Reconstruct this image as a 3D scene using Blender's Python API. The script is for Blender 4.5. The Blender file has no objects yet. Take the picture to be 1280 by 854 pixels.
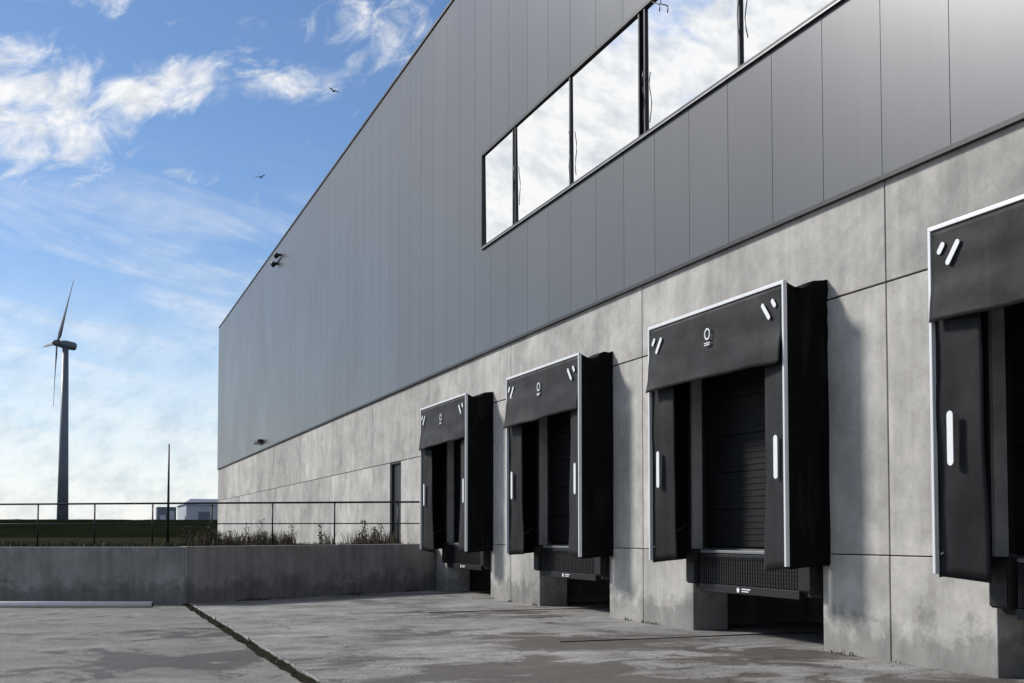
import bpy, math, random
from mathutils import Vector, noise, Matrix
random.seed(7)
R=math.radians
sc=bpy.context.scene
COL=sc.collection

# ---------------------------------------------------------------- helpers
def link(o,parent=None):
    COL.objects.link(o)
    if parent: o.parent=parent
    return o
def empty(name):
    e=bpy.data.objects.new(name,None); COL.objects.link(e); return e
def mesh(name,verts,faces,mat,parent=None,smooth=False,bevel=0):
    me=bpy.data.meshes.new(name); me.from_pydata([tuple(v) for v in verts],[],faces); me.update()
    if mat: me.materials.append(mat)
    if smooth:
        for p in me.polygons: p.use_smooth=True
    o=bpy.data.objects.new(name,me); link(o,parent)
    if bevel:
        b=o.modifiers.new('bev','BEVEL'); b.width=bevel; b.segments=2; b.limit_method='ANGLE'
    return o
def boxdata(x0,x1,y0,y1,z0,z1):
    v=[(x0,y0,z0),(x1,y0,z0),(x1,y1,z0),(x0,y1,z0),(x0,y0,z1),(x1,y0,z1),(x1,y1,z1),(x0,y1,z1)]
    f=[(0,3,2,1),(4,5,6,7),(0,1,5,4),(1,2,6,5),(2,3,7,6),(3,0,4,7)]
    return v,f
def boxes(name,lst,mat,parent=None,bevel=0):
    V=[];F=[]
    for b in lst:
        v,f=boxdata(*b); n=len(V); V+=v; F+=[tuple(i+n for i in q) for q in f]
    return mesh(name,V,F,mat,parent,bevel=bevel)
def box(name,x0,x1,y0,y1,z0,z1,mat,parent=None,bevel=0):
    return boxes(name,[(x0,x1,y0,y1,z0,z1)],mat,parent,bevel)
def tube(name,pts,rad,mat,parent=None,seg=10,radii=None):
    V=[];F=[]
    pts=[Vector(p) for p in pts]
    for i,p in enumerate(pts):
        d=(pts[min(i+1,len(pts)-1)]-pts[max(i-1,0)]).normalized()
        a=d.cross(Vector((0,0,1)))
        if a.length<1e-3: a=d.cross(Vector((1,0,0)))
        a.normalize(); b=d.cross(a)
        r=radii[i] if radii else rad
        for k in range(seg):
            t=2*math.pi*k/seg
            V.append(p+a*math.cos(t)*r+b*math.sin(t)*r)
    for i in range(len(pts)-1):
        for k in range(seg):
            F.append((i*seg+k,i*seg+(k+1)%seg,(i+1)*seg+(k+1)%seg,(i+1)*seg+k))
    F.append(tuple(range(seg))[::-1]); F.append(tuple((len(pts)-1)*seg+k for k in range(seg)))
    return mesh(name,V,F,mat,parent,smooth=True)
def grid(name,fn,nu,nv,mat,parent=None,solid=0.0):
    V=[];F=[]
    for j in range(nv+1):
        for i in range(nu+1): V.append(fn(i/nu,j/nv))
    for j in range(nv):
        for i in range(nu):
            a=j*(nu+1)+i; F.append((a,a+1,a+nu+2,a+nu+1))
    o=mesh(name,V,F,mat,parent,smooth=True)
    if solid:
        s=o.modifiers.new('s','SOLIDIFY'); s.thickness=solid; s.offset=0
    return o

# ---------------------------------------------------------------- materials
class NT:
    def __init__(s,name):
        s.m=bpy.data.materials.new(name); s.m.use_nodes=True; s.t=s.m.node_tree
        s.b=s.t.nodes['Principled BSDF']; s.L=s.t.links
    def n(s,t,**k):
        x=s.t.nodes.new(t)
        for a,b in k.items(): setattr(x,a,b)
        return x
    def link(s,a,b): s.L.new(a,b)
    def coord(s,scale=(1,1,1),rand=False):
        tc=s.n('ShaderNodeTexCoord'); mp=s.n('ShaderNodeMapping'); mp.inputs['Scale'].default_value=scale
        s.link(tc.outputs['Object'],mp.inputs['Vector'])
        if rand:
            oi=s.n('ShaderNodeObjectInfo'); mu=s.n('ShaderNodeMath',operation='MULTIPLY'); mu.inputs[1].default_value=57
            s.link(oi.outputs['Random'],mu.inputs[0]); s.link(mu.outputs[0],mp.inputs['Location'])
        return mp.outputs[0]
    def noise(s,vec,scale,detail=6,rough=.6,dist=0):
        x=s.n('ShaderNodeTexNoise'); x.inputs['Scale'].default_value=scale; x.inputs['Detail'].default_value=detail
        x.inputs['Roughness'].default_value=rough; x.inputs['Distortion'].default_value=dist
        s.link(vec,x.inputs['Vector']); return x.outputs['Fac']
    def ramp(s,fac,stops):
        x=s.n('ShaderNodeValToRGB'); e=x.color_ramp.elements
        while len(e)<len(stops): e.new(.5)
        for i,(p,c) in enumerate(stops):
            e[i].position=p; e[i].color=(c,c,c,1) if not isinstance(c,tuple) else (*c,1)
        s.link(fac,x.inputs['Fac']); return x.outputs['Color']
    def mix(s,a,b,f,mode='MIX'):
        x=s.n('ShaderNodeMix',data_type='RGBA',blend_type=mode)
        for v,k in ((f,'Factor'),(a,'A'),(b,'B')):
            i=[q for q in x.inputs if q.name==k and (q.type=='RGBA' or (k=='Factor' and q.type=='VALUE'))][0]
            if isinstance(v,bpy.types.NodeSocket): s.link(v,i)
            elif k=='Factor': i.default_value=v
            else: i.default_value=(*v,1) if isinstance(v,tuple) else (v,v,v,1)
        return [q for q in x.outputs if q.type=='RGBA'][0]
    def math(s,op,a,b=None,c=None,clamp=False):
        x=s.n('ShaderNodeMath',operation=op); x.use_clamp=clamp
        for i,v in enumerate((a,b,c)):
            if v is None: continue
            if isinstance(v,(int,float)): x.inputs[i].default_value=v
            else: s.link(v,x.inputs[i])
        return x.outputs[0]
    def near(s,pts):
        """soft zones of extra wetness around ground points (x,y,radius,amount)"""
        tc=s.n('ShaderNodeTexCoord'); out=None
        for (x,y,r,a) in pts:
            vm=s.n('ShaderNodeVectorMath',operation='DISTANCE'); s.link(tc.outputs['Object'],vm.inputs[0]); vm.inputs[1].default_value=(x,y,0)
            q=s.math('MULTIPLY',s.math('SUBTRACT',1,s.math('DIVIDE',vm.outputs['Value'],r),clamp=True),a)
            out=q if out is None else s.math('MAXIMUM',out,q)
        return out
    def bump(s,h,strength,dist=.01,prev=None):
        x=s.n('ShaderNodeBump'); x.inputs['Strength'].default_value=strength; x.inputs['Distance'].default_value=dist
        s.link(h,x.inputs['Height'])
        if prev: s.link(prev,x.inputs['Normal'])
        return x.outputs[0]
    def set(s,col=None,rough=None,metal=None,normal=None,spec=None):
        for v,k in ((col,'Base Color'),(rough,'Roughness'),(metal,'Metallic'),(normal,'Normal'),(spec,'Specular IOR Level')):
            if v is None: continue
            if isinstance(v,bpy.types.NodeSocket): s.link(v,s.b.inputs[k])
            elif k=='Base Color': s.b.inputs[k].default_value=(*v,1)
            else: s.b.inputs[k].default_value=v
        return s.m

def simple(name,col,rough=.5,metal=0,var=.15,scale=6,bump=0,spec=None):
    t=NT(name); c=t.coord(); n=t.noise(c,scale,4)
    k=t.ramp(n,[(.3,1-var),(.7,1+0*var)])
    cc=t.mix(col,k,1.0,'MULTIPLY')
    nrm=t.bump(t.noise(c,scale*8,3),bump,.004) if bump else None
    r=t.ramp(n,[(.3,min(1,rough+.07)),(.7,max(0,rough-.07))])
    return t.set(cc,r,metal,nrm,spec)

def mk_concrete(name,base=(.56,.54,.505),dirt=.45):
    t=NT(name); c=t.coord(rand=True)
    big=t.noise(c,.55,5,.62,.5); mid=t.noise(c,2.6,7,.68,.3); fine=t.noise(c,38,3,.7)
    st=t.noise(t.coord((2.6,2.6,.14),True),2.4,5,.65)
    col=t.mix(base,t.ramp(big,[(.32,.68),(.66,1.08)]),1,'MULTIPLY')
    col=t.mix(col,t.ramp(mid,[(.32,.78),(.62,1.05)]),1,'MULTIPLY')
    col=t.mix(col,t.ramp(st,[(.36,.74),(.58,1.03)]),dirt,'MULTIPLY')
    col=t.mix(col,t.ramp(fine,[(.28,.84),(.5,1.0)]),.8,'MULTIPLY')
    oi=t.n('ShaderNodeObjectInfo'); col=t.mix(col,t.ramp(oi.outputs['Random'],[(0,.76),(1,1.05)]),1,'MULTIPLY')
    v=t.n('ShaderNodeTexVoronoi'); v.inputs['Scale'].default_value=8; t.link(c,v.inputs['Vector'])
    col=t.mix(col,t.ramp(v.outputs['Distance'],[(.05,.5),(.09,1)]),.6,'MULTIPLY')
    tc=t.n('ShaderNodeTexCoord'); sp=t.n('ShaderNodeSeparateXYZ'); t.link(tc.outputs['Object'],sp.inputs[0])
    h=t.math('ADD',t.math('SUBTRACT',sp.outputs['Z'],.26),t.math('MULTIPLY',t.math('SUBTRACT',mid,.5),1.1))
    col=t.mix(col,t.ramp(h,[(-.0,.58),(.25,1.0)]),.9,'MULTIPLY')
    nr=t.bump(fine,.25,.004)
    return t.set(col,t.ramp(mid,[(.3,.85),(.7,.65)]),0,nr,.3)
M_conc=mk_concrete('concrete_panel')
M_conc2=mk_concrete('concrete_retaining',(.34,.33,.315),.8)

def mk_clad():
    t=NT('metal_cladding'); tc=t.n('ShaderNodeTexCoord'); sp=t.n('ShaderNodeSeparateXYZ'); t.link(tc.outputs['Object'],sp.inputs[0])
    fl=t.math('FLOOR',t.math('ADD',sp.outputs['Y'],.48))
    wn=t.n('ShaderNodeTexWhiteNoise',noise_dimensions='1D'); t.link(fl,wn.inputs['W'])
    col=t.mix((.122,.124,.129),t.ramp(wn.outputs['Value'],[(0,.965),(1,1.035)]),1,'MULTIPLY')
    n=t.noise(t.coord((1,.5,.35)),.8,4,.5); col=t.mix(col,t.ramp(n,[(.3,.95),(.7,1.05)]),1,'MULTIPLY')
    st=t.noise(t.coord((1,4,.10)),2.0,5,.6); col=t.mix(col,t.ramp(st,[(.35,.975),(.6,1.01)]),1,'MULTIPLY')
    nr=t.bump(t.noise(t.coord((1,1,.3)),1.3,2,.4),.10,.02)
    return t.set(col,t.ramp(n,[(.3,.36),(.7,.31)]),.6,nr)
M_clad=mk_clad()
M_seam=simple('cladding_seam',(.03,.031,.034),.5)
M_black=simple('black_trim',(.012,.012,.014),.45)
M_alu=simple('aluminium_frame',(.72,.73,.74),.4,.2,.1)
M_sill=simple('sill_aluminium',(.28,.285,.29),.4,.5,.1)
M_steel=simple('galvanised_steel',(.20,.205,.21),.5,.7,.3,12)
M_dsteel=simple('dark_steel',(.020,.021,.023),.5,.4,.4,9,.2)
M_rubber=simple('rubber',(.009,.009,.009),.75,0,.4,8,.3)
M_white=simple('reflective_white',(.78,.79,.80),.45,0,.06)
M_pipe=simple('white_plastic',(.66,.67,.69),.4,0,.15)
M_turb=simple('turbine_paint',(.11,.13,.16),.5,0,.12,.2)
M_bird=simple('feathers',(.015,.015,.017),.8)
M_shed=simple('shed_sheet',(.42,.45,.5),.6,0,.1,.5)
M_shedr=simple('shed_roof',(.14,.16,.20),.6,0,.1,.5)
def mk_fab(name,col,rough,spec):
    t=NT(name); c=t.coord(rand=True); n=t.noise(c,2.2,5,.6); d=t.noise(t.coord((3,3,.5),True),2,5,.65)
    k=t.mix(col,t.ramp(n,[(.3,.7),(.7,1.25)]),1,'MULTIPLY')
    k=t.mix(k,(.05,.048,.045),t.ramp(d,[(.52,0.0),(.8,.30)]))
    nr=t.bump(n,.35,.03)
    return t.set(k,t.ramp(n,[(.3,rough+.1),(.7,rough-.05)]),0,nr,spec)
M_fab=mk_fab('tarpaulin_front',(.0125,.013,.0145),.62,.22)
M_fab2=mk_fab('tarpaulin_side',(.004,.004,.0043),.8,.12)
def mk_door():
    t=NT('door_panel'); c=t.coord()
    n=t.noise(c,3,5); return t.set(t.mix((.010,.011,.012),t.ramp(n,[(.3,.7),(.7,1.2)]),1,'MULTIPLY'),.6,.0,None,.2)
M_door=mk_door()
def mk_glass():
    t=NT('reflective_glass'); c=t.coord(); n=t.noise(c,.6,2)
    return t.set((.96,.965,.97),.015,1.0,t.bump(n,.02,.02))
M_glass=mk_glass()

WET=[(4.3,9.6,2.6,.26),(5.9,12.6,2.2,.24),(6.9,10.4,1.6,.22),(6.4,17.6,2.2,.17),(5.6,20.8,1.8,.13),(3.4,7.6,2.0,.22),(1.0,12.3,1.9,.26),(1.2,15.6,1.5,.20),(.2,9.5,1.6,.16),(6.6,7.6,1.7,.22),(4.2,14.4,1.8,.14),(2.9,11.2,1.2,.14)]
def mk_apron():
    t=NT('concrete_apron'); c=t.coord()
    big=t.noise(c,.28,5,.62,.5); mid=t.noise(c,1.5,8,.72,.4); fine=t.noise(c,20,5,.8)
    col=t.mix((.335,.325,.31),t.ramp(mid,[(.32,.58),(.66,1.16)]),1,'MULTIPLY')
    col=t.mix(col,t.ramp(big,[(.35,.74),(.65,1.08)]),1,'MULTIPLY')
    col=t.mix(col,t.ramp(fine,[(.34,.55),(.56,1.08)]),.9,'MULTIPLY')
    tr=t.noise(t.coord((.12,3.2,1)),1.3,5,.6); col=t.mix(col,t.ramp(tr,[(.35,.70),(.55,1.0)]),.7,'MULTIPLY')
    st=t.math('ADD',t.noise(t.coord((.8,1.15,1)),1.05,9,.66,.6),t.near(WET))
    damp=t.ramp(st,[(.54,0.0),(.64,1.0)])
    stain=t.ramp(st,[(.605,0.0),(.635,1.0)])
    stain=t.mix(stain,t.ramp(fine,[(.36,.45),(.6,1)]),1,'MULTIPLY')
    col=t.mix(col,(.70,.66,.62),damp,'MULTIPLY')
    col=t.mix(col,(.058,.048,.039),t.mix(stain,(.80,.80,.80),1,'MULTIPLY'))
    v=t.n('ShaderNodeTexVoronoi',feature='DISTANCE_TO_EDGE'); v.inputs['Scale'].default_value=.33
    ds=t.n('ShaderNodeVectorMath',operation='ADD'); t.link(c,ds.inputs[0])
    nn=t.n('ShaderNodeTexNoise'); nn.inputs['Scale'].default_value=1.6; nn.inputs['Detail'].default_value=6; t.link(c,nn.inputs['Vector']); t.link(nn.outputs['Color'],ds.inputs[1])
    t.link(ds.outputs[0],v.inputs['Vector'])
    col=t.mix(col,t.ramp(v.outputs['Distance'],[(.0,.35),(.006,1)]),.7,'MULTIPLY')
    rough=t.mix((.80,.80,.80),(.52,.52,.52),stain)
    nr=t.bump(fine,.7,.014)
    return t.set(col,rough,0,nr,.32)
M_apron=mk_apron()
def mk_yard():
    t=NT('asphalt_yard'); c=t.coord()
    mid=t.noise(c,1.1,8,.72,.6); fine=t.noise(c,24,5,.8)
    col=t.mix((.245,.232,.215),t.ramp(mid,[(.3,.56),(.7,1.2)]),1,'MULTIPLY')
    col=t.mix(col,t.ramp(fine,[(.34,.55),(.6,1.1)]),.9,'MULTIPLY')
    st=t.math('ADD',t.noise(t.coord((1,.9,1)),1.25,9,.66,.6),t.near(WET)); stain=t.ramp(st,[(.605,0.0),(.63,1.0)])
    damp=t.ramp(st,[(.54,0.0),(.64,1.0)]); col=t.mix(col,(.72,.68,.64),damp,'MULTIPLY')
    stain=t.mix(stain,t.ramp(fine,[(.36,.40),(.6,1)]),1,'MULTIPLY')
    col=t.mix(col,(.036,.031,.026),t.mix(stain,(.85,.85,.85),1,'MULTIPLY'))
    rough=t.mix((.85,.85,.85),(.52,.52,.52),stain)
    return t.set(col,rough,0,t.bump(fine,.7,.014),.3)
M_yard=mk_yard()
def mk_grass(name,a,b,sc=.8):
    t=NT(name); c=t.coord(); n=t.noise(c,sc,6,.7); f=t.noise(c,sc*14,4,.7)
    col=t.ramp(n,[(.32,a),(.68,b)]); col=t.mix(col,t.ramp(f,[(.3,.6),(.65,1.2)]),1,'MULTIPLY')
    return t.set(col,1.0,0,None,0.0)
M_grass=mk_grass('grass_ground',(.016,.019,.009),(.046,.040,.026),.35)
M_dike=mk_grass('grass_embankment',(.007,.010,.005),(.014,.017,.009),.12)
M_weed=simple('weed_leaves',(.050,.056,.022),.8,0,.5,1.5)
M_dry=simple('dry_stalks',(.11,.085,.048),.8,0,.4,2)
M_moss=mk_grass('moss_and_dirt',(.014,.014,.010),(.040,.036,.027),6)

# ---------------------------------------------------------------- layout constants (metres)
H=1.35            # camera height above the apron
WX=8.0            # wall plane
FX=7.41           # dock shelter front plane
UP=0.94           # upper ground level
YN,YF=-14.0,68.3  # warehouse extent
ZC=5.13; ZR=13.58
PIT=5.47
docks=[1.16+PIT*i for i in range(-1,5)]   # centres

# ---------------------------------------------------------------- warehouse
wh=empty('warehouse')
jy=[9.53-PIT*4+PIT*i for i in range(5)]+[9.53+PIT*i for i in range(1,11)]
jy=sorted(jy)
Yd_last=25.97
G=.010
def opening(c): return (c-1.44,c+1.44)
k=0
for i in range(len(jy)):
    y0=jy[i]; y1=jy[i+1] if i+1<len(jy) else YF
    y1=min(y1,YF)
    if y0>=YF: break
    if y0<Yd_last-.1:
        box('concrete_panel_%d'%k,WX,WX+.25,y0+G,y1-G,4.01+G,ZC-.03,M_conc,wh,.006); k+=1
        dc=[d for d in docks if y0<d<y1]
        if dc:
            o0,o1=opening(dc[0])
            for a,b in ((y0+G,o0),(o1,y1-G)):
                box('concrete_pier_%d'%k,WX,WX+.25,a,b,1.11+G*.6,4.01-G,M_conc,wh,.006); k+=1
                box('concrete_base_%d'%k,WX-.004,WX+.55,a,b,-.05,1.11-G*.6,M_conc,wh,.008); k+=1
            box('concrete_lintel_%d'%k,WX,WX+.25,o0+.001,o1-.001,3.72,4.01-G,M_conc,wh,.004); k+=1
        else:
            box('concrete_pier_%d'%k,WX,WX+.25,y0+G,y1-G,1.11+G,4.01-G,M_conc,wh,.006); k+=1
            box('concrete_base_%d'%k,WX-.004,WX+.25,y0+G,y1-G,-.05,1.11-G,M_conc,wh,.006); k+=1
    else:
        box('concrete_panel_%d'%k,WX,WX+.25,y0+G,y1-G,3.24+G,ZC-.03,M_conc,wh,.006); k+=1
        if y0<29<y1:   # door bay
            da,db=28.40,29.50
            box('concrete_panel_%d'%k,WX,WX+.25,y0+G,da,-.05,3.24-G,M_conc,wh,.006); k+=1
            box('concrete_panel_%d'%k,WX,WX+.25,db,y1-G,-.05,3.24-G,M_conc,wh,.006); k+=1
            box('side_door',WX+.10,WX+.16,da+.05,db-.05,UP,3.19,M_dsteel,wh,.004)
            boxes('side_door_frame',[(WX+.05,WX+.2,da,da+.05,UP,3.24-G),(WX+.05,WX+.2,db-.05,db,UP,3.24-G),(WX+.05,WX+.2,da+.05,db-.05,3.19,3.229)],M_black,wh)
            box('side_door_handle',WX+.03,WX+.10,da+.12,da+.22,2.0,2.03,M_steel,wh)
        else:
            box('concrete_panel_%d'%k,WX,WX+.25,y0+G,y1-G,-.05,3.24-G,M_conc,wh,.006); k+=1
boxes('joint_backing',[(WX+.03,WX+.2,jy[0],YF-.05,3.99,ZC-.05),(WX+.03,WX+.2,26.0,YF-.05,3.2,3.28)]
      +[(WX+.03,WX+.2,y-.05,y+.05,-.04,3.98) for y in jy if y<YF],M_black,wh)
for i,c in enumerate(docks):
    o0,o1=opening(c)
    boxes('leveler_pit_%d'%i,[(10.4,10.6,o0-.7,o1+.7,-.05,1.1),(WX+.56,10.39,o0-.8,o0-.7,-.05,1.1),(WX+.56,10.39,o1+.7,o1+.8,-.05,1.1),(WX+.56,10.6,o0-.8,o1+.8,1.101,1.2)],M_conc2,wh)
    sec=[]
    z=1.17
    while z<3.7:
        sec.append((WX+.19,WX+.23,o0+.02,o1-.02,z,z+.485))
        for q in range(1,6): sec.append((WX+.180,WX+.189,o0+.03,o1-.03,z+q*.08,z+q*.08+.03))
        z+=.495
    boxes('sectional_door_%d'%i,sec,M_door,wh)
    boxes('door_track_%d'%i,[(WX+.15,WX+.19,o0+.001,o0+.07,1.15,3.7),(WX+.15,WX+.19,o1-.07,o1-.001,1.15,3.7)],M_dsteel,wh)
    box('door_sill_%d'%i,WX+.13,WX+.3,o0+.01,o1-.01,1.11,1.14,M_steel,wh)

# cladding
CX=7.965
W0,W1,WZ0,WZ1=-6.0,22.02,7.38,9.31
pan=[]
y=-14.48
g=.0045
def addp(a,b,z0,z1,ga=g,gb=g): pan.append((CX,CX+.1,a+ga,b-gb,z0,z1))
while y<YF:
    a,b=max(y,YN),min(y+1,YF)
    if b>W0 and a<W1:
        if b>W1:
            addp(a,W1,ZC+.02,WZ0-.03,g,0); addp(a,W1,WZ1+.03,ZR,g,0); addp(W1,b,ZC+.02,ZR,.0,g)
        else:
            addp(a,b,ZC+.02,WZ0-.03); addp(a,b,WZ1+.03,ZR)
    else: addp(a,b,ZC+.02,ZR)
    y+=1
boxes('metal_cladding',pan,M_clad,wh)
boxes('cladding_backing',[(CX+.012,WX+.3,YN,YF-.01,ZC+.03,WZ0-.1),(CX+.012,WX+.3,YN,YF-.01,WZ1+.1,ZR-.02),(CX+.012,WX+.3,W1+.1,YF-.01,WZ0-.1,WZ1+.1)],M_seam,wh)
box('drip_flashing',CX-.025,WX+.1,YN,YF+.01,ZC-.035,ZC+.015,M_black,wh)
box('parapet_cap',CX-.03,WX+.4,YN-.05,YF+.05,ZR,ZR+.06,M_black,wh)
box('corner_flashing',CX-.008,WX+.2,YF,YF+.03,ZC+.02,ZR,M_clad,wh)
boxes('warehouse_body',[(WX+.3,60,YF-.30,YF-.0,-.05,ZR-.1),(WX+.3,60,YN,YN+.3,-.05,ZR-.1),(59.7,60,YN+.31,YF-.31,-.05,ZR-.1),(WX+.31,59.6,YN+.31,YF-.31,ZR-.5,ZR-.3)],M_clad,wh)
# window band
fr=[]
fr.append((CX-.03,WX+.1,W0,W1+.03,WZ0-.06,WZ0)); fr.append((CX-.03,WX+.1,W0,W1+.03,WZ1,WZ1+.06))
fr.append((CX-.031,WX+.1,W1-.03,W1+.031,WZ0-.061,WZ1+.061)); fr.append((CX-.03,WX+.1,W0-.05,W0,WZ0-.06,WZ1+.06))
mull=[20.19,17.54,14.89,12.23,9.58,6.93,4.28,1.63,-1.02,-3.67]
boxes('window_reveal',[(WX+.09,WX+.2,W0,W1,WZ0-.1,WZ1+.1)],M_black,wh)
edges=[W1-.03]; sill=[]
for m in mull:
    dbl = m in (14.89,20.19,6.93)
    if dbl:
        q=.09 if m==14.89 else .06
        fr.append((CX-.012,WX+.05,m+q-.02,m+q+.02,WZ0,WZ1)); fr.append((CX-.012,WX+.05,m-q-.02,m-q+.02,WZ0,WZ1))
        edges+=[m+q+.025,m-q-.025]
    else:
        fr.append((CX-.012,WX+.05,m-.025,m+.025,WZ0,WZ1)); edges+=[m+.03,m-.03]
edges.append(W0)
boxes('window_frames',fr,M_black,wh)
box('window_sill',CX-.045,CX-.031,W0,W1+.02,WZ0-.065,WZ0-.045,M_sill,wh)
for i in range(0,len(edges)-1,2):
    a,b=edges[i],edges[i+1]
    ty=random.uniform(-.006,.006); tz=random.uniform(-.008,.004)
    x=CX+.022
    dz=WZ1-WZ0
    mesh('window_pane_%d'%i,[(x,a,WZ0+.005),(x+ty*2,b,WZ0+.005),(x+ty*2+tz*dz,b,WZ1-.005),(x+tz*dz,a,WZ1-.005)],[(0,1,2,3)],M_glass,wh)
for i,m in enumerate((14.78,20.10,17.48,12.18)):
    p=[(CX-.04,m+.035*math.sin(t*2.3+i),WZ0+ (1.15 if i%2 else .95)-t*.24) for t in [0,.5,1,1.5,2,2.6,3.2]]
    tube('loose_cable_%d'%i,p,.008,M_black,wh,6)
tube('hanging_cable',[(CX-.05,14.45-.1*t+.05*math.sin(t*3),9.3-.12*t) for t in [0,.4,.8,1.2,1.6,2,2.4]],.010,M_black,wh,6)

# ---------------------------------------------------------------- dock shelters
def pill(cx,y,z,L,w,ang,n=8):
    V=[];
    for k in range(n+1):
        t=-math.pi/2+math.pi*k/n; V.append((L/2-w/2+math.cos(t)*w/2, math.sin(t)*w/2))
    for k in range(n+1):
        t=math.pi/2+math.pi*k/n; V.append((-L/2+w/2+math.cos(t)*w/2, math.sin(t)*w/2))
    ca,sa=math.cos(ang),math.sin(ang)
    return [(cx,y+u*ca-v*sa,z+u*sa+v*ca) for u,v in V]
def marks(name,polys,parent,mat=M_white):
    V=[];F=[]
    for p in polys:
        n=len(V); m=len(p)
        V+=p; V+=[(q[0]+.006,q[1],q[2]) for q in p]
        F.append(tuple(range(n,n+m))); 
        for i in range(m): F.append((n+i,n+(i+1)%m,n+m+(i+1)%m,n+m+i))
    return mesh(name,V,F,mat,parent)
def shelter(c,idx):
    e=empty('dock_shelter')
    w=1.595; y0,y1=c-w,c+w; z0,z1=.97,4.15
    rs=idx*7.3
    boxes('aluminium_frame',[(FX-.02,FX+.03,y1-.036,y1,z0,z1),(FX-.02,FX+.03,y0,y0+.036,z0,z1),(FX-.02,FX+.03,y0,y1,z1+.001,z1+.042)],M_alu,e,.005)
    def topz(u):
        return z1+.02-.08*math.sin(math.pi*min(1,u*1.5))*(1 if u<.66 else 0)+.07*u+.02*noise.noise(Vector((u*6+rs,1,1)))*(1 if u>.1 else 0)
    for s,yy in ((1,y1-.02),(-1,y0+.02)):
        def fn(u,v,yy=yy,s=s):
            x=FX+.031+u*(WX-FX-.033)
            top=topz(u)
            z=z0-.03+.05*u+ v*(top-z0+.03-.05*u)
            b=noise.noise(Vector((u*2.2+rs,v*5,s*3+rs)))*.04*math.sin(math.pi*u)
            b+=(noise.noise(Vector((u*7,v*18,rs+9)))*.04+noise.noise(Vector((u*14,v*40,rs)))*.015)*(v**5)
            b+=.016*noise.noise(Vector((u*9+v*3,v*2,rs)))
            return (x,yy+b,z)
        grid('side_tarpaulin_%d'%(s),fn,20,64,M_fab2,e,.01)
    def ft(u,v):
        x=FX+.031+u*(WX-FX-.033)
        z=topz(u)
        z+=noise.noise(Vector((u*3+rs,v*8,4)))*.03*math.sin(math.pi*u)
        return (x,y0+.01+v*(2*w-.02),z)
    grid('roof_tarpaulin',ft,14,30,M_fab2,e,.01)
    def tf(u,v):
        z=z1-.005-v*(.88+.03*math.sin(u*3+rs)+.03*noise.noise(Vector((u*4,rs,0))))
        x=FX-.002-.09*v*v*(.6+.4*math.sin(u*4+rs))+.018*noise.noise(Vector((u*5+rs,v*3,2)))*min(1,v*3)
        return (x,y0+.042+u*(2*w-.084),z)
    grid('top_curtain',tf,48,20,M_fab,e,.006)
    for s in (1,-1):
        def sf(u,v,s=s):
            z=z1-.25-v*(z1-.25-z0+.02-.05*u*math.sin(rs*2+s))
            wd=.50+.04*v*math.sin(rs+2*s)
            y=(y1-.038-u*wd) if s>0 else (y0+.038+u*wd)
            x=FX+.03+.05*u*v*(1.0+.8*math.sin(rs+s))+.02*noise.noise(Vector((u*2+rs,v*4,s)))+.05*u
            x+=.08*v*v*u*math.sin(rs*1.7+s)
            return (x,y,z)
        grid('side_curtain_%d'%s,sf,10,30,M_fab,e,.006)
    for s,yy in ((1,y1-.07),(-1,y0+.07)):
        tube('strut_%d'%s,[(FX+.02,yy,1.15),(WX-.01,yy-.0,.99+.5)],.012,M_steel,e,6)
        boxes('rear_frame_%d'%s,[(WX-.045,WX-.003,yy-.04,yy+.03,z0,z1+.03)],M_dsteel,e)
    marks('side_reflectors',[pill(FX+.004,yy,2.21,.50,.075,R(90)) for yy in (y1-.22,y0+.22)],e)
    pl=[]
    for s in (1,-1):
        yc=(y1-.27) if s>0 else (y0+.27)
        a=R(90+38) if s<0 else R(90-38)
        a = R(180)-a
        pl.append(pill(FX-.034,yc-s*.06,z1-.26,.25,.055,a)); pl.append(pill(FX-.030,yc+s*.09,z1-.19,.12,.055,a))
    marks('corner_reflectors',pl,e)
    lg=[]
    n=16
    for k in range(n):
        t0,t1=2*math.pi*k/n,2*math.pi*(k+1)/n
        lg.append([(FX-.042,c+math.cos(t)*r*.9,z1-.31+math.sin(t)*r) for t,r in ((t0,.075),(t1,.075),(t1,.055),(t0,.055))])
    lg.append([(FX-.044,c-.07,z1-.43),(FX-.044,c+.07,z1-.43),(FX-.044,c+.07,z1-.418),(FX-.044,c-.07,z1-.418)])
    lg.append([(FX-.046,c-.06,z1-.455),(FX-.046,c+.06,z1-.455),(FX-.046,c+.06,z1-.443),(FX-.046,c-.06,z1-.443)])
    marks('plain_mark',lg,e)
    return e
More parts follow.
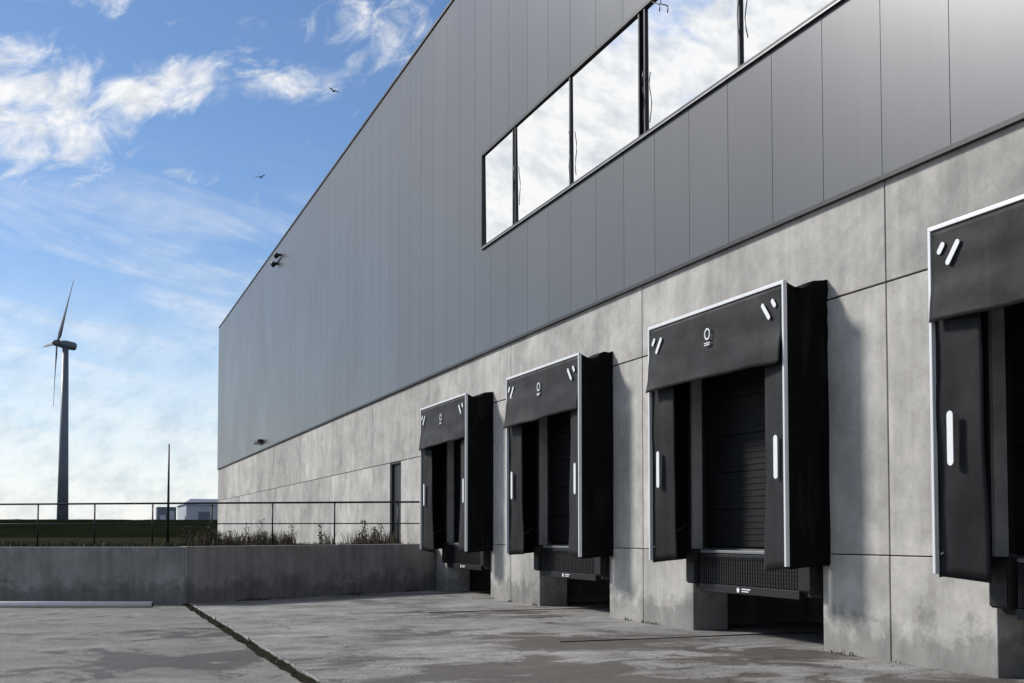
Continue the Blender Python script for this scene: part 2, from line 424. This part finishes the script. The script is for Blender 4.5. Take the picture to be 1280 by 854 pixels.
def leveler(c,idx):
    e=empty('dock_leveler')
    a,b=c-1.12,c+1.12
    boxes('bumpers',[(WX-.13,WX-.01,c-1.40,c-1.17,.66,1.13),(WX-.13,WX-.01,c+1.17,c+1.40,.66,1.13)],M_rubber,e,.02)
    boxes('bumper_plates',[(WX-.145,WX-.131,c-1.39,c-1.18,.68,1.11),(WX-.145,WX-.131,c+1.18,c+1.39,.68,1.11)],M_dsteel,e,.004)
    boxes('lip_plate',[(WX-.06,WX+.3,a,b,1.075,1.105)],M_steel,e,.004)
    box('lip_edge',WX-.082,WX-.062,a,b,1.085,1.12,M_sill,e,.004)
    boxes('front_frame',[(WX-.10,WX-.05,a,b,.57,.67),(WX-.08,WX-.05,a,a+.05,.671,1.07),(WX-.08,WX-.05,b-.05,b,.671,1.07),(WX-.078,WX-.055,a+.051,b-.051,1.03,1.07)],M_dsteel,e,.004)
    bars=[]
    y=a+.08
    while y<b-.06: bars.append((WX-.072,WX-.066,y,y+.02,.68,1.03)); y+=.055
    z=.71
    while z<1.03: bars.append((WX-.064,WX-.058,a+.05,b-.05,z,z+.016)); z+=.05
    boxes('grille',bars,M_dsteel,e)
    box('grille_back',WX-.02,WX+.5,c-1.42,c+1.42,.60,1.07,M_rubber,e)
    m=[(WX-.108,c+.16+math.cos(t)*.032,.62+math.sin(t)*.032) for t in [2*math.pi*k/12 for k in range(12)]]
    marks('plain_mark',[m,[(WX-.108,c-.12,.628),(WX-.108,c+.08,.628),(WX-.108,c+.08,.642),(WX-.108,c-.12,.642)],
                        [(WX-.108,c-.08,.600),(WX-.108,c+.08,.600),(WX-.108,c+.08,.612),(WX-.108,c-.08,.612)]],e)
for i,c in enumerate(docks):
    shelter(c,i); leveler(c,i)

# ---------------------------------------------------------------- small wall fittings
e=empty('wall_lamp')
for q,(yy,zz) in enumerate(((47.0,13.02),(47.75,12.82))):
    box('bracket_%d'%q,CX-.08,CX-.0,yy-.05,yy+.05,zz-.05,zz+.05,M_black,e)
    tube('lamp_head_%d'%q,[(CX-.08,yy,zz+.02),(CX-.14,yy-.03,zz-.01),(CX-.24,yy-.06,zz-.08)],.1,M_black,e,12,[.05,.10,.12])
box('junction',CX-.04,CX-.0,47.02,47.75,12.86,12.92,M_black,e)
e=empty('wall_lamp'); box('housing',CX-.24,CX-.0,51.2,52.4,5.42,5.58,M_black,e,.03); box('lens',CX-.20,CX-.06,51.3,52.3,5.40,5.419,M_white,e)

# ---------------------------------------------------------------- ground
S=3000
gnd=mesh('ground',[(-S,-S,0),(S,-S,0),(S,S,0),(-S,S,0)],[(0,1,2,3)],M_yard)
apr=mesh('concrete_apron',[(2.06,-40,.004),(10.5,-40,.004),(10.5,26,.004),(8,25.4,.004),(2.06,22.1,.004)],[(0,1,2,3,4)],M_apron)
ch=empty('drain_channel')
def chf(u,v):
    y=-10+32*v
    w=.065+.04*noise.noise(Vector((y*1.7,u*9,0)))+.02*noise.noise(Vector((y*7,u*5,2)))
    return (2.0+(u-.5)*2*w,y,.010+.006*noise.noise(Vector((y*6,u*3,1))))
grid('channel_bed',chf,4,420,M_moss,ch)
def chk(u,v):
    y=-10+32*v
    return (2.085+u*.04+.015*noise.noise(Vector((y*3,0,5))),y,.010+.010*math.sin(math.pi*u)+.006*noise.noise(Vector((y*5,u,2))))
grid('channel_edge',chk,4,200,M_apron,ch)
LW=Vector((1.985,22.03)); LE=LW+Vector((-.931,.365))*66
up=mesh('upper_ground',[(8.2,25.45,UP),(2.0,22.15,UP),(LE.x,LE.y+.1,UP),(-S,LE.y+.1,UP),(-S,S,UP),(S,S,UP),(S,25.4,UP)],[tuple(range(7))[::-1]],M_grass)
for i,c in enumerate(docks):
    box('floor_strip',5.6,9.4,c+.55,c+.585,.004,.014,M_dsteel)
V=[];F=[]
for i in range(2600):
    x=random.uniform(2.3,7.9); y=random.uniform(5,24)
    if noise.noise(Vector((x*.6,y*.6,3)))<.06: continue
    s=random.uniform(.004,.015); n=len(V)
    for d in ((1,0,0),(-1,0,0),(0,1,0),(0,-1,0),(0,0,.8)):
        V.append((x+d[0]*s*random.uniform(.7,1.2),y+d[1]*s*random.uniform(.7,1.2),.004+d[2]*s))
    F+=[(n,n+2,n+4),(n+2,n+1,n+4),(n+1,n+3,n+4),(n+3,n,n+4)]
mesh('gravel',V,F,M_conc2)

def wallseg(name,p,q,th,z1,mat,joints=()):
    e=empty(name)
    p=Vector((*p,0)); q=Vector((*q,0)); d=(q-p).normalized(); n=Vector((-d.y,d.x,0))
    if n.y<0: n=-n
    L=(q-p).length; cuts=[0]+list(joints)+[L]
    for i in range(len(cuts)-1):
        a=p+d*(cuts[i]+.006); b=p+d*(cuts[i+1]-.006)
        v=[a,b,b+n*th,a+n*th]; v=[Vector((k.x,k.y,-.05)) for k in v]+[Vector((k.x,k.y,z1)) for k in v]
        mesh('wall_segment_%d'%i,v,[(0,3,2,1),(4,5,6,7),(0,1,5,4),(1,2,6,5),(2,3,7,6),(3,0,4,7)],mat,e,bevel=.012)
wallseg('retaining_wall',(2.0,22.0),(7.99,25.3),.25,1.09,M_conc2)
wallseg('retaining_wall',(1.985,22.03),(LE.x,LE.y),.25,1.08,M_conc2,[9.2,20,32,44,56])

pp=empty('plastic_pipe')
tube('pipe_body',[(-6.3,24.25,.06),(-1.2,22.25,.06),(1.36,21.22,.06)],.055,M_pipe,pp,14)
tube('pipe_bore',[(1.361,21.2196,.06),(1.364,21.2184,.06)],.046,M_black,pp,14)

# ---------------------------------------------------------------- railing
rl=empty('metal_railing')
A=Vector((7.97,26.6,0)); B=Vector((-1.8,32.9,0)); d=(B-A).normalized()
L=22
for zz,r in ((2.11,.024),(1.58,.014)):
    tube('rail_%d'%int(zz*100),[A+Vector((0,0,zz)),A+d*L+Vector((0,0,zz))],r,M_dsteel,rl,8)
s=.55;i=0
while s<L:
    p=A+d*s; tube('post_%d'%i,[p+Vector((0,0,UP-.03)),p+Vector((0,0,2.11))],.020,M_dsteel,rl,8); s+=1.66;i+=1
fp=empty('pole'); tube('mast',[(2.69,35.46,UP-.05),(2.69,35.46,2.4),(2.69,35.46,4.05)],.03,M_dsteel,fp,8,[.045,.035,.022]); 
box('base_plate',2.59,2.79,35.36,35.56,UP,UP+.03,M_steel,fp)

# ---------------------------------------------------------------- vegetation
def blades(name,count,region,hmin,hmax,mat,wid=.012,lean=.35,base=UP):
    V=[];F=[]
    for i in range(count):
        x,y=region()
        hh=random.uniform(hmin,hmax); t=random.uniform(0,2*math.pi); l=random.uniform(.05,lean)*hh
        dx,dy=math.cos(t),math.sin(t); w=wid*random.uniform(.6,1.4); n=len(V)
        u=random.uniform(0,math.pi); wx,wy=math.cos(u)*w,math.sin(u)*w
        V+=[(x-wx,y-wy,base),(x+wx,y+wy,base),(x+dx*l*.4+wx*.8,y+dy*l*.4+wy*.8,base+hh*.6),(x+dx*l*.4-wx*.8,y+dy*l*.4-wy*.8,base+hh*.6),(x+dx*l,y+dy*l,base+hh)]
        F+=[(n,n+1,n+2,n+3),(n+3,n+2,n+4)]
    return mesh(name,V,F,mat)
def reg_line():
    while True:
        x=random.uniform(-8,7.9); 
        y=27.0+(7.97-x)*.645+random.gauss(.3,1.4)
        mn=(22.1+(1.98-x)*.392) if x<1.98 else (22.1+(x-2)*.55)
        if y<mn+.5: continue
        if noise.noise(Vector((x*.9,y*.9,0)))>-.05: return x,y
blades('grass_verge',6500,reg_line,.04,.20,M_weed,.012)
def reg_w():
    while True:
        x=random.uniform(2.6,7.8); y=26.9+(7.97-x)*.62+random.gauss(.4,.6)
        n_=noise.noise(Vector((x*1.3,y*.6,7)))
        if n_>.12 or (3.2<x<4.8 and random.random()<.5): return x,y
blades('dry_weeds',1900,reg_w,.15,.52,M_dry,.009,.5)
def reg_seam():
    r=random.random()
    if r<.35:
        y=random.uniform(6,21.5)
        return 2.0+random.gauss(0,.04),y
    if r<.7:
        x=random.uniform(2.1,7.6); return x,22.0+(x-2)*.551-random.random()**2*.12-.02
    y=random.uniform(6,24); return 7.98-random.random()**2*.06,y
def reg_seam2():
    while True:
        x,y=reg_seam()
        if noise.noise(Vector((x*2,y*1.6,4)))>.1: 
            if x>7.5 and any(abs(y-c)<1.5 for c in docks): continue
            return x,y
blades('seam_weeds',700,reg_seam2,.01,.06,M_weed,.006,.9,base=.004)
V=[];F=[]
for i in range(34):
    x,y=reg_w(); hh=random.uniform(.25,.8)
    for k in range(int(hh*70)):
        t=random.random()**.8; z=UP+t*hh; r=.16*(1-t*.6)*random.random()+.01; a=random.uniform(0,6.28)
        p=Vector((x+math.cos(a)*r,y+math.sin(a)*r,z)); s=random.uniform(.018,.04)
        u=Vector((random.uniform(-1,1),random.uniform(-1,1),random.uniform(-1,1))).normalized()*s
        v=u.cross(Vector((random.random(),random.random(),random.random()))).normalized()*s*.5
        n=len(V); V+=[p-u,p+v,p+u,p-v]; F.append((n,n+1,n+2,n+3))
    n=len(V); V+=[(x-.005,y,UP),(x+.005,y,UP),(x+.02,y+.01,UP+hh),(x+.012,y+.01,UP+hh)]; F.append((n,n+1,n+2,n+3))
mesh('leafy_weeds',V,F,M_weed)

fw=Vector((.365,.931,0)); rt=Vector((.931,-.365,0))
def df(u,v):
    r=-320+640*u; prof=[(92,0.0),(104,.55),(116,1.70),(119,1.80),(124,1.80),(150,0)]
    x=v*5; i=min(4,int(x)); f=x-i
    dd=prof[i][0]*(1-f)+prof[i+1][0]*f; zz=prof[i][1]*(1-f)+prof[i+1][1]*f
    p=fw*dd+rt*r
    zz+= (.10*noise.noise(Vector((r*.05,dd*.1,0)))+.07*noise.noise(Vector((r*.6,dd*.4,3)))+.04*noise.noise(Vector((r*2.5,dd,3))))*(1 if 0<zz else 0)
    return (p.x,p.y,UP-.02+zz)
grid('embankment',df,1600,20,M_dike)

sh=empty('distant_shed')
boxes('walls',[(20.7,46,228,248,UP,6.9)],M_shed,sh)
mesh('roof',[(20.4,227.6,6.9),(46.4,227.6,6.9),(46.4,248.4,6.9),(20.4,248.4,6.9),(22.4,238,8.3),(46.4,238,8.3)],[(0,1,5,4),(3,2,5,4)[::-1],(0,4,3),(1,2,5),(0,3,2,1)],M_shedr,sh)
boxes('doors',[(23,25.2,227.93,227.99,UP,5.5),(28,32,227.93,227.99,UP,5.5)],M_shedr,sh)
ks=empty('transformer_cabin')
boxes('cabin',[(15.3,18.9,229,233,UP,6.4)],M_shedr,ks,.05); boxes('cabin_door',[(15.8,16.9,228.93,228.99,UP,4.8),(17.3,18.5,228.93,228.99,3.6,5.6)],M_shed,ks)

# ---------------------------------------------------------------- wind turbine
wt=empty('wind_turbine')
TX,TY=-4.1,511.8; HZ=81.5
tube('tower',[(TX,TY,UP-.5),(TX,TY,30),(TX,TY,HZ-1.2)],2.3,M_turb,wt,28,[2.45,2.0,1.25])
k_=.339
def cw(v): return Vector((v[0]*.9,v[2],v[1]))*k_
Av=cw((22,76,-49.8)); Wv=cw((-10.4,53,76.3))
nrm=Av.cross(Wv).normalized()
if nrm.x>0: nrm=-nrm
hub=Vector((TX,TY,HZ))+nrm*3.6
tube('nacelle',[Vector((TX,TY,HZ))-nrm*4.4,Vector((TX,TY,HZ))-nrm*3.8,Vector((TX,TY,HZ)),Vector((TX,TY,HZ))+nrm*2.4],1.8,M_turb,wt,14,[1.2,1.7,1.9,1.5])
tube('spinner',[hub-nrm*1.2,hub,hub+nrm*1.0,hub+nrm*1.7,hub+nrm*2.0],1.3,M_turb,wt,14,[1.4,1.5,1.2,.7,.1])
for bi,bv in enumerate((Av,-Av*.5+Wv*.866,-Av*.5-Wv*.866)):
    bdir=bv.normalized(); ch_=nrm.cross(bdir).normalized(); Lb=bv.length
    V=[];F=[];ns=14;seg=10
    for i in range(ns+1):
        t=i/ns
        c_=(1.5 if t<.06 else (2.9-(t-.15)*2.7 if t>.15 else 1.5+(t-.06)/.09*1.4)); c_=max(c_,.35)
        th=.9*c_ if t<.06 else c_*(.22-.1*t)+.05
        tw=R(28*(1-t)**2+3); u=ch_*math.cos(tw)+nrm*math.sin(tw); w=bdir.cross(u)
        for k in range(seg):
            a=2*math.pi*k/seg
            V.append(hub+bdir*(Lb*t)+u*(math.cos(a)*c_/2-(.2*c_))+w*math.sin(a)*th/2)
    for i in range(ns):
        for k in range(seg): F.append((i*seg+k,i*seg+(k+1)%seg,(i+1)*seg+(k+1)%seg,(i+1)*seg+k))
    F.append(tuple(ns*seg+k for k in range(seg)))
    mesh('blade_%d'%bi,V,F,M_turb,wt,smooth=True)

# ---------------------------------------------------------------- birds
def bird(loc,yaw,scale,flap,roll):
    e=empty('bird')
    prof=[(-.22,.004,0),(-.19,.03,0),(-.12,.04,0),(-.04,.062,0),(.05,.068,0),(.13,.05,.005),(.18,.034,.012),(.22,.034,.018),(.25,.018,.016),(.29,.003,.008)]
    M=Matrix.Translation(loc)@Matrix.Rotation(yaw,4,'Z')@Matrix.Rotation(roll,4,'Y')@Matrix.Scale(scale,4)
    tube('body',[M@Vector((0,p[0],p[2])) for p in prof],.05,M_bird,e,8,[p[1]*scale for p in prof])
    for s in (1,-1):
        W=[]
        st=[(0.04,.10,-.06,0),(.18,.13,-.05,flap*.10),(.32,.12,-.04,flap*.17),(.44,.06,-.06,flap*.16),(.53,-.02,-.07,flap*.12)]
        for a,l,t,z in st: W+=[M@Vector((s*a,l,z+.02)),M@Vector((s*a,t,z+.012))]
        mesh('wing_%d'%s,W,[(2*i,2*i+1,2*i+3,2*i+2) for i in range(4)],M_bird,e)
    T=[M@Vector(p) for p in [(-.02,-.16,0),(.02,-.16,0),(.065,-.32,0),(0,-.30,.0),(-.065,-.32,0)]]
    mesh('tail',T,[(0,1,2,3,4)],M_bird,e)
bird(Vector((23.6,108.9,46.4-1.0)),R(25),1.25,.5,R(6))
bird(Vector((18.4,121.7,39.9)),R(-35),1.25,.7,R(-8))

# ---------------------------------------------------------------- light
sd=Vector((-.60,.62,.62)).normalized()
sun=bpy.data.lights.new('sun','SUN'); sun.energy=4.2; sun.angle=R(9); sun.color=(1,.96,.91)
so=bpy.data.objects.new('sun',sun); COL.objects.link(so); so.rotation_euler=sd.to_track_quat('Z','Y').to_euler()

w=bpy.data.worlds.new('World'); sc.world=w; w.use_nodes=True; nt=w.node_tree
for n in list(nt.nodes): nt.nodes.remove(n)
N=nt.nodes.new; Lk=nt.links.new
out=N('ShaderNodeOutputWorld'); bg=N('ShaderNodeBackground'); bg.inputs['Strength'].default_value=.12; Lk(bg.outputs[0],out.inputs[0])
sky=N('ShaderNodeTexSky'); sky.sky_type='NISHITA'; sky.sun_disc=False
sky.sun_elevation=math.asin(sd.z); sky.sun_rotation=math.atan2(sd.x,sd.y); sky.air_density=1.0; sky.dust_density=.2; sky.ozone_density=2.0
tint=N('ShaderNodeMix'); tint.data_type='RGBA'; tint.blend_type='MULTIPLY'
def sk(n,name,ty='RGBA',o=False): return [q for q in (n.outputs if o else n.inputs) if q.name==name and q.type==ty][0]
sk(tint,'Factor','VALUE').default_value=1; Lk(sky.outputs[0],sk(tint,'A')); sk(tint,'B').default_value=(.76,.87,1.0,1)
skyc=sk(tint,'Result','RGBA',True)
def mth(op,a,b=None,c=None,clamp=False):
    x=N('ShaderNodeMath'); x.operation=op; x.use_clamp=clamp
    for i,v in enumerate((a,b,c)):
        if v is None: continue
        if isinstance(v,(int,float)): x.inputs[i].default_value=v
        else: Lk(v,x.inputs[i])
    return x.outputs[0]
def mr(v,a,b,c,d,smooth=True):
    x=N('ShaderNodeMapRange'); x.interpolation_type='SMOOTHSTEP' if smooth else 'LINEAR'
    for i,k in enumerate((a,b,c,d)): x.inputs[i+1].default_value=k
    Lk(v,x.inputs[0]); return x.outputs[0]
tc=N('ShaderNodeTexCoord'); sp=N('ShaderNodeSeparateXYZ'); Lk(tc.outputs['Generated'],sp.inputs[0])
az=mth('MULTIPLY',mth('ARCTAN2',sp.outputs[0],sp.outputs[1]),57.2958)
el=mth('MULTIPLY',mth('ARCSINE',sp.outputs[2]),57.2958)
cv=N('ShaderNodeCombineXYZ'); Lk(mth('MULTIPLY',az,.1),cv.inputs[0]); Lk(mth('ADD',mth('MULTIPLY',el,.15),mth('MULTIPLY',az,-.045)),cv.inputs[1])
def nz(vec,scale,det,rough,dist=0):
    x=N('ShaderNodeTexNoise'); x.inputs['Scale'].default_value=scale; x.inputs['Detail'].default_value=det; x.inputs['Roughness'].default_value=rough; x.inputs['Distortion'].default_value=dist
    Lk(vec,x.inputs['Vector']); return x.outputs['Fac']
n1=nz(cv.outputs[0],3.9,9,.63,.6)
def blob(a,e,ra,re,s=1.0,rot=0):
    da=mth('SUBTRACT',az,a); de=mth('SUBTRACT',el,e)
    if rot: de=mth('SUBTRACT',de,mth('MULTIPLY',da,rot))
    q=mth('ADD',mth('POWER',mth('DIVIDE',da,ra),2.0),mth('POWER',mth('DIVIDE',de,re),2.0))
    return mth('MULTIPLY',mth('SUBTRACT',1.0,q,clamp=True),s)
bl=[blob(-1.8,19.2,5.6,3.6,1.05),blob(3.4,20.9,5.2,1.8,1.0,.22),blob(9.8,22.0,4.6,1.4,.7),blob(14.8,24.2,5.0,2.2,.7),blob(-1.5,24.9,6,1.6,.7),
    blob(5.2,17.3,1.8,.6,.45),blob(-24,18,13,10,1.9),blob(-38,22,14,10,1.7)]
cov=bl[0]
for b_ in bl[1:]: cov=mth('MAXIMUM',cov,b_)
off=mr(mth('ABSOLUTE',mth('SUBTRACT',az,7.0)),16,30,0,.62)
cov=mth('MAXIMUM',cov,off)
dens=mr(mth('ADD',n1,mth('MULTIPLY',cov,.36)),.58,.98,0,1)
cv2=N('ShaderNodeCombineXYZ'); Lk(mth('MULTIPLY',az,.06),cv2.inputs[0]); Lk(mth('ADD',mth('MULTIPLY',el,.30),mth('MULTIPLY',az,.07)),cv2.inputs[1])
n2=nz(cv2.outputs[0],1.6,7,.6,.4)
cir=mth('MULTIPLY',mr(n2,.40,.80,0,.70),mr(el,20,12,0,1))
haze=mr(el,-2,15,.84,0.0)
tot=mth('MAXIMUM',dens,mth('ADD',haze,mth('MULTIPLY',cir,mth('SUBTRACT',1,haze))))
n3=nz(cv.outputs[0],5.5,5,.6)
cr=N('ShaderNodeValToRGB'); cr.color_ramp.elements[0].position=.32; cr.color_ramp.elements[0].color=(.70,.745,.80,1); cr.color_ramp.elements[1].position=.56; cr.color_ramp.elements[1].color=(1,1,1,1)
Lk(n3,cr.inputs[0])
sc10=N('ShaderNodeVectorMath'); sc10.operation='SCALE'; sc10.inputs['Scale'].default_value=8.2; Lk(cr.outputs[0],sc10.inputs[0])
mx=N('ShaderNodeMix'); mx.data_type='RGBA'
Lk(tot,sk(mx,'Factor','VALUE')); Lk(skyc,sk(mx,'A')); Lk(sc10.outputs[0],sk(mx,'B'))
Lk(sk(mx,'Result','RGBA',True),bg.inputs['Color'])
w.cycles.sampling_method='MANUAL'; w.cycles.sample_map_resolution=512

# ---------------------------------------------------------------- camera
cam=bpy.data.cameras.new('camera'); co=bpy.data.objects.new('camera',cam); COL.objects.link(co); sc.camera=co
th=2.5
cam.lens=1400/1280*36; cam.sensor_width=36; cam.clip_end=8000; cam.clip_start=.05
cam.shift_y=(239-1400*math.tan(R(th)))/1280
co.location=(0,0,H); co.rotation_euler=(R(90+th),0,R(-21.4))
sc.view_settings.view_transform='Standard'; sc.view_settings.look='None'; sc.view_settings.exposure=0
